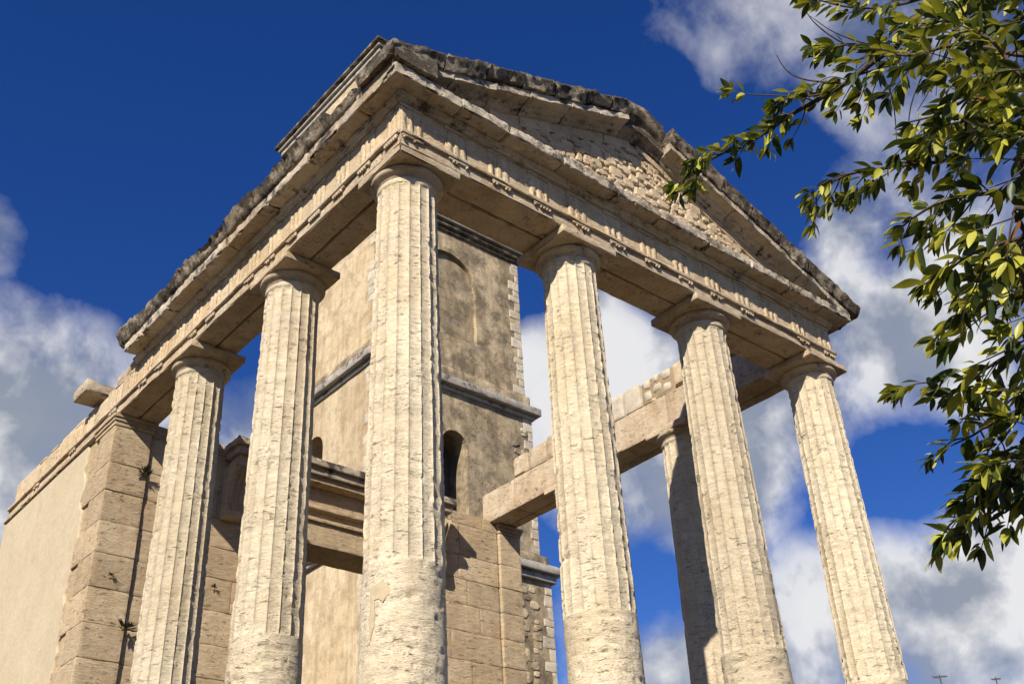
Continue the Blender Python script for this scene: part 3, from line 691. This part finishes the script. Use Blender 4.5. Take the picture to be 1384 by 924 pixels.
# ------------------------------------------------------------------ bell tower behind the porch
TX0, TX1, TY0, TY1 = 5.691, 9.763, 9.2, 13.825
tower = empty('bell_tower', ((TX0+TX1)/2, (TY0+TY1)/2, 0))
tag(tower, 'square plastered bell tower with stone string courses rising behind the columns', 'tower')
def arch_pts(w, z0, zs_, n=14):
    return [(-w, z0), (-w, zs_)] + [(-w*math.cos(math.pi*k/n), zs_+w*math.sin(math.pi*k/n)) for k in range(1, n)] + [(w, zs_), (w, z0)]
def face_with_hole(name, u0, u1, z0, z1, hole_c, hole, depth, axis, pos, inward, mat, mat_back, parent, backdepth, amp=.012, nu=60, nz=70):
    """a wall sheet (u along the wall) whose arched opening is cut cleanly; reveal and back are separate parts"""
    w = max(p[0] for p in hole); zb = min(p[1] for p in hole); zsn = hole[1][1]
    def inside(u, z):
        du = abs(u-hole_c)
        if du >= w or z <= zb: return False
        if z <= zsn: return True
        return du*du+(z-zsn)**2 < w*w
    us = np.unique(np.concatenate([np.linspace(u0, u1, nu), hole_c+w*np.array([-1, 1]), hole_c-w*np.cos(np.pi*np.arange(1, 14)/14)]))
    # columns: outside the hole run full height; over the hole start at the soffit
    V = []; F = []
    def strip(ua, ub, za, zb_, zc, zd):      # quad strip between heights (za..zc) at ua and (zb..zd) at ub
        n = max(2, int((max(zc-za, zd-zb_))/((z1-z0)/nz))); b0 = len(V)
        for k in range(n+1):
            V.append((ua, za+(zc-za)*k/n)); V.append((ub, zb_+(zd-zb_)*k/n))
        for k in range(n): a = b0+2*k; F.append([a, a+1, a+3, a+2])
    def soff(u):
        du = min(abs(u-hole_c), w); return zsn+math.sqrt(max(0, w*w-du*du))
    for a, b in zip(us, us[1:]):
        m_ = (a+b)/2
        if abs(m_-hole_c) < w:
            if zb > z0+1e-4: strip(a, b, z0, z0, zb, zb)
            strip(a, b, soff(a), soff(b), z1, z1)
        else: strip(a, b, z0, z0, z1, z1)
    V = np.array(V); P3 = np.zeros((len(V), 3))
    P3[:, 2] = V[:, 1]
    if axis == 0: P3[:, 0] = V[:, 0]; P3[:, 1] = pos
    else: P3[:, 1] = V[:, 0]; P3[:, 0] = pos
    na = 1 if axis == 0 else 0
    P3[:, na] += fbm(P3*2.4, 4)*amp*-inward
    if (axis == 1) == (inward > 0): F = [q[::-1] for q in F]
    o = new(name, up_z(P3), F, mat, parent)
    # reveal
    hp = [(hole_c+a, b) for a, b in hole]; V = []; F = []
    for d in (0.0, depth):
        for a, b in hp: V.append((a, pos+inward*d, b) if axis == 0 else (pos+inward*d, a, b))
    m = len(hp)
    for k in range(m): l = (k+1) % m; F.append([k, l, m+l, m+k])
    rv = new('window_reveal' if backdepth else 'niche_reveal', up_z(V), F, mat, o, smooth=False)
    # back
    V = [(a, pos+inward*(depth), b) if axis == 0 else (pos+inward*depth, a, b) for a, b in hp]
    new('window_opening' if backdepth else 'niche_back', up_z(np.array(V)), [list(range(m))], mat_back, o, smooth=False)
    return o
# right edges measured stage by stage: the tower steps in on the far side and keeps a plumb near side
def stage(i, z0, z1, xr, front, left):
    x0, x1, y0, y1 = TX0, xr, TY0, TY1
    V = np.array([(x1, y0, z0), (x1, y1, z0), (x1, y1, z1), (x1, y0, z1), (x0, y1, z0), (x0, y1, z1)])
    sh = new('tower_stage', up_z(V), [[0, 1, 2, 3], [1, 4, 5, 2]], M_tface, tower, smooth=False)
    for kind, hole, hc, dep, back in (('front', *front), ('left', *left)):
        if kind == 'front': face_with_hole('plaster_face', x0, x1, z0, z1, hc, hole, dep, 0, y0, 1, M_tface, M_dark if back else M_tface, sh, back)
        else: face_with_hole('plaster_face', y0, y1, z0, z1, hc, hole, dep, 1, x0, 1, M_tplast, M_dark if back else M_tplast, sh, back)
    return sh
tiny = lambda z: arch_pts(.12, z, z+.4)
s1 = stage(0, -9.2, 0.357, 10.204, (tiny(-7.0), 7.727, .3, True), (tiny(-7.2), 11.507, .3, True))
s2 = stage(1, 0.9, 4.089, 9.944, (arch_pts(.33, 1.33, 2.868), 7.772, .6, True), (arch_pts(.37, 2.008, 2.936), 11.303, .6, True))
s3 = stage(2, 4.406, 8.342, 9.785, (arch_pts(.79, 5.514, 7.007), 7.67, .10, False), (tiny(6.193), 13.203, .2, True))
s4 = stage(3, 8.862, 13.002, 9.695, (arch_pts(.6, 9.586, 11.396), 7.67, .4, True), (arch_pts(.6, 9.586, 11.396), 11.507, .4, True))
def band(name, parent, z0, z1, e, xr, mat=M_grey, step=.10, amp=.006):
    # four stones' runs, mitred by overlap along the corners
    parts = [rbox((TX0-e, TY0-e, z0), (xr+e, TY0+.12, z1), step=step, r=.012, amp=amp, seed=z0),
             rbox((TX0-e+.002, TY0+.123, z0+.001), (TX0+.12, TY1+e, z1-.001), step=step, r=.012, amp=amp, seed=z0+1),
             rbox((xr-.12, TY0+.123, z0+.001), (xr+e-.002, TY1+e, z1-.001), step=step, r=.012, amp=amp, seed=z0+2)]
    V, F = joined(parts); return new(name, up_z(V), F, mat, parent)
band('plinth_band', s1, 0.363, 0.515, 0.09, 10.204); band('string_course', s1, 0.518, 0.685, 0.192, 10.204); band('plinth_band', s1, 0.687, 0.923, 0.034, 10.125, M_tface)
band('string_course', s2, 4.095, 4.191, 0.057, 9.944, M_grey); band('string_course', s2, 4.193, 4.372, 0.17, 9.944, M_grey); band('plinth_band', s2, 4.374, 4.677, 0.034, 9.876, M_tface)
band('string_course', s3, 8.348, 8.455, 0.057, 9.785, M_sima); band('string_course', s3, 8.457, 8.568, 0.124, 9.785, M_sima); band('string_course', s3, 8.57, 8.772, 0.192, 9.785); band('plinth_band', s3, 8.774, 8.856, 0.034, 9.763)
band('top_cornice', s4, 13.002, 13.137, 0.057, 9.695); band('top_cornice', s4, 13.14, 13.25, 0.124, 9.695); band('top_cornice', s4, 13.253, 13.341, 0.204, 9.695, M_sima)
block('roof_slab', (TX0-.1, TY0-.1, 13.343), (9.808, TY1+.1, 13.431), M_grey, s4, step=.5)
# quoins: stones lapping the corners
def quoins(parent, z0, z1, x, side, seed):
    rs = np.random.default_rng(seed); z = z0; k = 0
    while z < z1-.08:
        if side < 0 and rs.random() < .35: z += rs.uniform(.15, .5); continue
        h = min(rs.uniform(.15, .27), z1-z)
        if z1-(z+h) < .1: h = z1-z
        l = rs.uniform(.10, .20) if k % 2 else rs.uniform(.20, .34); d = rs.uniform(.2, .4)
        if side > 0: lo, hi = (x-l, TY0-.004-rs.uniform(0, .008), z+.003), (x+.008, TY0+d, z+h-.003)
        else: lo, hi = (x-.006, TY0-.012, z+.003), (x+l*.8, TY0+d*.6, z+h-.003)
        V, F = rbox(lo, hi, step=.045, r=.008, amp=.009, freq=8, wear=1.6, seed=z+seed); new('quoin', up_z(V), F, M_quoin, parent, sharp=38); z += h; k += 1
quoins(s3, 4.689, 8.342, 9.785, 1, 1); quoins(s3, 4.689, 8.342, TX0, -1, 2)
quoins(s2, 0.934, 4.089, 9.944, 1, 3); quoins(s2, 0.934, 4.089, TX0, -1, 4)
quoins(s1, -5.23, 0.357, 10.204, 1, 5); quoins(s1, -5.23, 0.357, TX0, -1, 6)
# rubble showing through the lowest stage beside the right anta
rs = np.random.default_rng(21)
for k in range(95):
    x = rs.uniform(9.028, 9.819); z = rs.uniform(-3.76, 0.142); r = rs.uniform(.06, .15)
    V, F = pebble((x, TY0-.005, z), (r, .014, r*.7), k+300); new('rubble_stone', up_z(V), F, (M_tface, M_tplast)[k % 2], s1, smooth=False)
for k in range(22):
    x = rs.uniform(9.367, 9.763); z = rs.uniform(1.782, 3.818); r = rs.uniform(.07, .12)
    V, F = pebble((x, TY0-.005, z), (r, .02, r*.7), k+400); new('rubble_stone', up_z(V), F, (M_tface, M_quoin)[k % 2], s2, smooth=False)
# drain pipe in the doorway
tv, tf = tube([(2.55, 6.95, -1.70+ZO), (2.95, 7.12, -1.53+ZO), (3.55, 7.36, -1.20+ZO)], .03, 10)
tag(new('drain_pipe', tv, tf, M_metal), 'thin grey metal pipe slanting down behind the door lintel', 'pipe')

# ------------------------------------------------------------------ weeds rooted in the stone joints
def weed(px, py, y, size, label, seed):
    d = pdir(px, py); t = (y-CAM.y)/d.y; c = CAM+d*t; rs = np.random.default_rng(seed); parts = []
    for k in range(26):
        a = rs.uniform(-1.9, 1.9); e = rs.uniform(-.6, 1.2); l = size*rs.uniform(.5, 1.0)
        v = Vector((math.sin(a), -abs(math.cos(a))*.8-.2, e)).normalized()*l
        s = Vector((0, 0, 1)).cross(v).normalized()*size*.09; m_ = c+v*.55+Vector((0, 0, -.1*size))
        parts.append(([tuple(c), tuple(m_+s), tuple(c+v), tuple(m_-s)], [[0, 1, 2, 3]]))
    V, F = joined(parts); o = new('wall_weed', V, F, M_weed, None, smooth=False); tag(o, label, 'weed', 'weeds growing out of the stonework')
weed(171, 848, YA-.06, .19, 'small dark weed low in the crack between anta and front wall', 1)
weed(196, 640, YA-.05, .17, 'sprig of weed near the top of the crack beside the left anta', 2)
weed(150, 777, YA-.06, .07, 'tiny dried weed on the face of the left anta', 3)
weed(289, 793, YA-.02, .07, 'tiny weed on the front wall left of the doorway', 4)

# ------------------------------------------------------------------ house beyond, with aerials on its roof
hd = pdir(1271, 1010); hp = CAM+hd*(34/math.hypot(hd.x, hd.y))
house = empty('house', (hp.x+3, hp.y, 0)); tag(house, 'plain plastered house beyond the temple, standing below the picture', 'house')
def hb(n, lo, hi, m, p=house): V, F = rbox(lo, hi, step=1.5, r=.03); return new(n, V, F, m, p)
hw = hb('wall', (hp.x-2, hp.y-3, 0), (hp.x+9, hp.y+6, hp.z-.3), M_plaster)
hb('roof', (hp.x-2.4, hp.y-3.4, hp.z-.298), (hp.x+9.4, hp.y+6.4, hp.z-.05), M_tufa)
for k in range(3): hb('window', (hp.x-.6+3*k, hp.y-3.05, hp.z-2.9), (hp.x+.5+3*k, hp.y-2.98, hp.z-1.3), M_dark, hw)
def aerial(px, py, sc, label):
    d = pdir(px, py); t = 34/math.hypot(d.x, d.y); c = CAM+d*t; parts = []
    zb = hp.z-.05
    parts.append(tube([(c.x, c.y, zb), (c.x, c.y, c.z+.06)], .015, 6))
    bm = Vector((.85, -.45, .10)).normalized()
    parts.append(tube([tuple(c-bm*.35*sc), tuple(c+bm*.40*sc)], .012, 5))
    for k in range(6):
        q = c+bm*(-.30+.12*k)*sc; n_ = Vector((.3, .55, .35)).normalized()*(.22-.015*k)*sc; parts.append(tube([tuple(q-n_), tuple(q+n_)], .007, 4))
    V, F = joined(parts); tag(new('tv_aerial', V, F, M_dark), label, 'aerial', 'aerials on the house roof')
aerial(1270, 914, .62, 'small rooftop television aerial standing clear of the foliage'); aerial(1346, 917, .4, 'second rooftop television aerial below the drooping laurel branch')

# ------------------------------------------------------------------ laurel tree
base = CAM+rt*3.9+Vector((fw.x, fw.y, 0)).normalized()*2.6; base.z = 0
tree = empty('laurel_tree', tuple(base)); tag(tree, 'laurel tree reaching leafy branches across the sky beside the pediment', 'tree')
def smooth_path(pts, n=6):
    pts = [Vector(p) for p in pts]; out = []
    for i in range(len(pts)-1):
        p0 = pts[max(i-1, 0)]; p1 = pts[i]; p2 = pts[i+1]; p3 = pts[min(i+2, len(pts)-1)]
        for k in range(n):
            t = k/n; out.append(.5*((2*p1)+(p2-p0)*t+(2*p0-5*p1+4*p2-p3)*t*t+(3*p1-3*p2+p3-p0)*t**3))
    out.append(pts[-1]); return out
trunk_top = base+Vector((.1, .15, 2.7))
tp = smooth_path([base, base+Vector((.05, -.03, .9)), base+Vector((-.04, .08, 1.8)), trunk_top, trunk_top+Vector((-.15, .2, 1.1)), trunk_top+Vector((-.1, .35, 2.2))])
tv, tf = tube(tp, [.17*(1-.93*(i/(len(tp)-1))**1.2) for i in range(len(tp))], 12); trunk = new('trunk', tv, tf, M_bark, tree, org=tuple(base))
rl = random.Random(11)
def in_view(p):
    v = p-CAM; z = v.dot(fw); return z > 0 and abs(v.dot(r2)/z*FPX) < 700 and abs(v.dot(u2)/z*FPX) < 470
BR = [  # (photo x, y, distance) down each bough, root radius, leafiness, start from trunk height
    ([(1420, -30, 4.5), (1310, 13, 4.4), (1271, 22, 4.4), (1189, 78, 4.45), (1137, 117, 4.5), (1068, 156, 4.55), (1024, 186, 4.6), (965, 213, 4.65), (935, 237, 4.7), (912, 250, 4.72)], .017, 1.0, 2.9),
    ([(1430, 150, 3.9), (1384, 150, 3.9), (1330, 185, 3.95), (1285, 215, 4.0), (1215, 225, 4.05), (1150, 235, 4.1), (1112, 255, 4.15), (1095, 272, 4.15)], .012, 1.0, 2.6),
    ([(1440, 60, 3.8), (1384, 75, 3.8), (1300, 60, 3.9), (1225, 75, 4.0), (1160, 60, 4.1), (1110, 68, 4.1)], .012, .8, 2.9),
    ([(1440, 225, 3.3), (1384, 255, 3.3), (1330, 262, 3.35), (1275, 272, 3.4), (1238, 292, 3.45), (1220, 306, 3.45)], .010, 1.0, 2.3),
    ([(1440, 300, 2.9), (1384, 320, 2.9), (1335, 335, 2.95), (1305, 348, 3.0), (1280, 368, 3.0)], .009, .95, 2.0),
    ([(1450, 380, 3.2), (1384, 400, 3.2), (1340, 415, 3.25), (1312, 420, 3.3), (1285, 434, 3.3)], .009, 1.0, 2.0),
    ([(1450, 455, 3.3), (1384, 470, 3.3), (1330, 500, 3.35), (1300, 526, 3.4), (1262, 538, 3.45)], .008, .85, 1.9),
    ([(1450, 540, 3.4), (1384, 555, 3.4), (1335, 575, 3.4), (1315, 588, 3.45), (1285, 602, 3.45)], .008, .9, 1.8),
    ([(1450, 600, 3.4), (1384, 625, 3.4), (1345, 665, 3.4), (1318, 695, 3.4), (1300, 728, 3.42)], .008, 1.15, 1.7),
    ([(1450, 640, 3.3), (1384, 655, 3.3), (1350, 640, 3.3), (1318, 655, 3.32)], .007, 1.0, 1.7),
    ([(1400, -60, 4.1), (1300, -20, 4.1), (1210, 8, 4.15), (1150, 10, 4.2), (1105, 0, 4.2)], .010, .8, 3.0),
    ([(1440, 10, 3.7), (1384, 20, 3.7), (1330, 110, 3.8), (1280, 150, 3.85), (1230, 165, 3.9)], .011, 1.15, 2.9),
    ([(1440, 110, 3.5), (1384, 105, 3.5), (1345, 60, 3.55), (1310, 30, 3.6), (1290, -10, 3.6)], .010, 1.15, 2.7),
    ([(1440, 180, 3.5), (1384, 200, 3.5), (1350, 150, 3.55), (1320, 100, 3.6)], .009, 1.15, 2.6),
    ([(1440, 330, 3.6), (1384, 345, 3.6), (1350, 375, 3.6), (1320, 395, 3.6)], .008, 1.1, 2.1),
]
leaves = []            # (position, direction, normal, size, young)
def add_leaves(path, leafiness, rmin=.0, dens=30.0, tipboost=True):
    L = 0; tot = sum((b-a).length for a, b in zip(path, path[1:]))
    nxt = rl.uniform(0, .03)
    for a, b in zip(path, path[1:]):
        seg = (b-a); l = seg.length
        while nxt < L+l:
            f = nxt/tot
            p = a+seg*((nxt-L)/l); t = seg.normalized()
            if f > rmin:
                side = Vector((rl.gauss(0, 1), rl.gauss(0, 1), rl.gauss(0, .8)-.25)); side = (side-t*side.dot(t)).normalized()
                d = (t*rl.uniform(.35, 1.0)+side*rl.uniform(.5, 1.0)+Vector((-.10, .06, -.16))).normalized()
                nrm = Vector((rl.gauss(0, .55), rl.gauss(0, .55), 1)); nrm = (nrm-d*nrm.dot(d)).normalized()
                leaves.append((p+side*.006, d, nrm, rl.uniform(.032, .088)*(1.08-.25*abs(f-.6)), rl.random()))
            nxt += rl.expovariate(dens*leafiness*(1.0+(.9 if tipboost and f > .75 else 0)))
        L += l
    t = (path[-1]-path[-2]).normalized()
    for k in range(5):
        side = Vector((rl.gauss(0, 1), rl.gauss(0, 1), rl.gauss(0, 1))); d = (t+side*.42).normalized()
        nrm = Vector((rl.gauss(0, .5), rl.gauss(0, .5), 1)); nrm = (nrm-d*nrm.dot(d)).normalized()
        leaves.append((path[-1], d, nrm, rl.uniform(.045, .07), rl.random()*.9))
for pts, rad, lf, hz in BR:
    P = [at(*q) for q in pts]
    root = trunk_top + Vector((-.05, .1, hz-2.75))
    mid_ = (root+P[0])*.5+Vector((0, 0, .12))
    path = smooth_path([root, mid_]+P)
    n = len(path); tv, tf = tube(path, [rad*(1.25-1.1*(i/(n-1))**.6)+.0012 for i in range(n)], 7)
    bo = new('branch', tv, tf, M_bark, tree)
    vis = path[3:]; start = 11
    tl_ = sum((b-a).length for a, b in zip(vis, vis[1:])); l_in = sum((b-a).length for a, b in zip(vis[:start], vis[1:start+1]))
    add_leaves(vis[len(vis)//2:], lf, 0, 30)
    # twigs, alternately to both sides
    L = 0; nxt = .04; s = 1; tw_parts = []
    for a, b in zip(vis, vis[1:]):
        l = (b-a).length
        while nxt < L+l:
            f = max(0.0, nxt-l_in)/(tl_-l_in); p = a+(b-a)*((nxt-L)/l); t = (b-a).normalized()
            tgt = Vector((rl.gauss(0, .7), rl.gauss(0, .7), rl.gauss(0, .5)-.12)); tgt = (tgt-t*tgt.dot(t)).normalized()
            ln = rl.uniform(.10, .27)*(1.1-.5*f)
            d1 = (t*.75+tgt*.8).normalized(); d2 = (t*.9+tgt*.35+Vector((0, 0, -.38))).normalized()
            tw = smooth_path([p, p+d1*ln*.45, p+d1*ln*.5+d2*ln*.5], 4)
            tv, tf = tube(tw, [.0034*(1-.65*i/(len(tw)-1)) for i in range(len(tw))], 5); tw_parts.append((np.array(tv), tf))
            add_leaves(tw, lf, .2, 62)
            nxt += rl.uniform(.041, .084)*.85/lf; s = -s
        L += l
    if tw_parts:
        V, F = joined(tw_parts); new('twigs', V, F, M_bark, bo)
# the rest of the crown, beyond the edge of the picture
rc2 = random.Random(5)
for k in range(34):
    f = rc2.uniform(.42, 1.0); p0 = tp[int(f*(len(tp)-1))]
    a = rc2.uniform(0, 2*math.pi); ln = rc2.uniform(.7, 1.7)*(1.25-.5*f)
    d = Vector((math.cos(a), math.sin(a), rc2.uniform(-.05, .8))).normalized()
    if d.dot(-rt) > .35: continue
    pth = smooth_path([p0, p0+d*ln*.5+Vector((0, 0, .08)), p0+d*ln+Vector((0, 0, -.05))], 5)
    if any(in_view(q) for q in pth): continue
    tv, tf = tube(pth, [.016*(1-.8*i/(len(pth)-1)) for i in range(len(pth))], 6); bo = new('branch', tv, tf, M_bark, tree); twp = []
    for q in range(14):
        b0 = pth[rc2.randrange(3, len(pth))]; e = Vector((rc2.gauss(0, 1), rc2.gauss(0, 1), rc2.gauss(0, .6))).normalized(); l2 = rc2.uniform(.15, .38)
        tw = smooth_path([b0, b0+(d+e).normalized()*l2*.5, b0+(d*.6+e).normalized()*l2], 3)
        if any(in_view(z) for z in tw): continue
        tv, tf = tube(tw, .003, 4); twp.append((np.array(tv), tf)); add_leaves(tw, 1.0, .15, 40)
    if twp: V, F = joined(twp); new('twigs', V, F, M_bark, bo)
# bare twigs against the sky
for pts in ([(1137, 113, 4.5), (1089, 108, 4.5), (1064, 96, 4.5), (1049, 74, 4.5)], [(1189, 78, 4.45), (1135, 56, 4.4), (1100, 30, 4.4), (1082, 2, 4.4)], [(1230, 50, 4.4), (1180, 60, 4.4), (1130, 45, 4.35), (1095, 22, 4.35)],
            [(1300, 18, 4.4), (1262, 110, 4.3), (1240, 150, 4.3)], [(1260, 25, 4.4), (1215, 80, 4.35), (1200, 140, 4.3)], [(1290, 15, 4.4), (1235, 130, 4.3), (1228, 190, 4.3)], [(1330, 10, 4.3), (1275, 60, 4.3), (1265, 130, 4.25)],
            [(1180, 80, 4.4), (1205, 130, 4.35), (1212, 190, 4.3)], [(1350, 40, 4.2), (1300, 90, 4.2), (1290, 170, 4.2)], [(1150, 105, 4.5), (1200, 90, 4.45), (1260, 80, 4.4)]):
    path = smooth_path([at(*q) for q in pts]); tv, tf = tube(path, [.0042*(1-.7*i/(len(path)-1)) for i in range(len(path))], 5); new('bare_twig', tv, tf, M_bark, tree)
path = smooth_path([at(1137, 117, 4.5), at(1096, 130, 4.5), at(1040, 129, 4.5), at(1007, 127, 4.5), at(988, 122, 4.5)])
tv, tf = tube(path, [.004*(1-.6*i/(len(path)-1)) for i in range(len(path))], 5); new('branch', tv, tf, M_bark, tree); add_leaves(path[int(len(path)*.75):], 1.0, 0, 30); add_leaves(path, 1.0, .9, 60)
# leaf meshes: a lance-shaped blade folded along the midrib and curling down at the tip
def leaf_mesh(name, curl, fold, wave, mat):
    V = []; F = []; n = 7
    for i in range(n+1):
        t = i/n; w = .172*math.sin(math.pi*min(1, t**.86))**.85*(1 if 0 < i < n else 0)+.004
        z = -curl*t*t; wz = wave*math.sin(t*9)
        V += [(t, -w, z+fold*w+wz*w), (t, 0, z), (t, w, z+fold*w-wz*w)]
    for i in range(n):
        a = 3*i; F += [[a, a+3, a+4, a+1], [a+1, a+4, a+5, a+2]]
    me = bpy.data.meshes.new(name); me.from_pydata(V, [], F); me.polygons.foreach_set('use_smooth', [True]*len(F)); me.materials.append(mat); return me
LM = [(leaf_mesh('leaf', c, f, w, m), c, f, w) for m in (M_leaf, M_leafy, M_leafb) for c, f, w in ((.14, .30, .05), (.24, .18, .12), (.06, .45, .08))]
def leaf_matrix(p, d, n, s):
    y = n.cross(d).normalized(); n = d.cross(y)
    return Matrix(((d.x*s, y.x*s, n.x*s, p.x), (d.y*s, y.y*s, n.y*s, p.y), (d.z*s, y.z*s, n.z*s, p.z), (0, 0, 0, 1)))
leaves.sort(key=lambda l: -(l[3]/(l[0]-CAM).length if in_view(l[0]) else 0))
rest = {0: [], 1: [], 2: []}
for k, (p, d, n, s, yv) in enumerate(leaves):
    kind = 2 if yv > .996 else (1 if yv > .48 else 0)
    me = LM[kind*3+k % 3][0]; Mx = leaf_matrix(p, d, n, s)
    if k < 300:
        o = bpy.data.objects.new('leaf', me); col.objects.link(o); o.parent = tree
        o.matrix_local = Matrix.Translation(-Vector(ORG[tree.name])) @ Mx
    else:
        rest[kind].append(([tuple(Mx @ v.co) for v in me.vertices], [list(q.vertices) for q in me.polygons]))
allp = []; mats_idx = []
for kind in rest:
    for v, f in rest[kind]: allp.append((v, f)); mats_idx += [kind]*len(f)
V, F = joined(allp); fo = new('foliage', V, F, M_leaf, tree); fo.data.materials.append(M_leafy); fo.data.materials.append(M_leafb)
fo.data.polygons.foreach_set('material_index', mats_idx); fo['kind'] = 'stuff'
print('leaves', len(leaves), 'objects', len(bpy.data.objects))
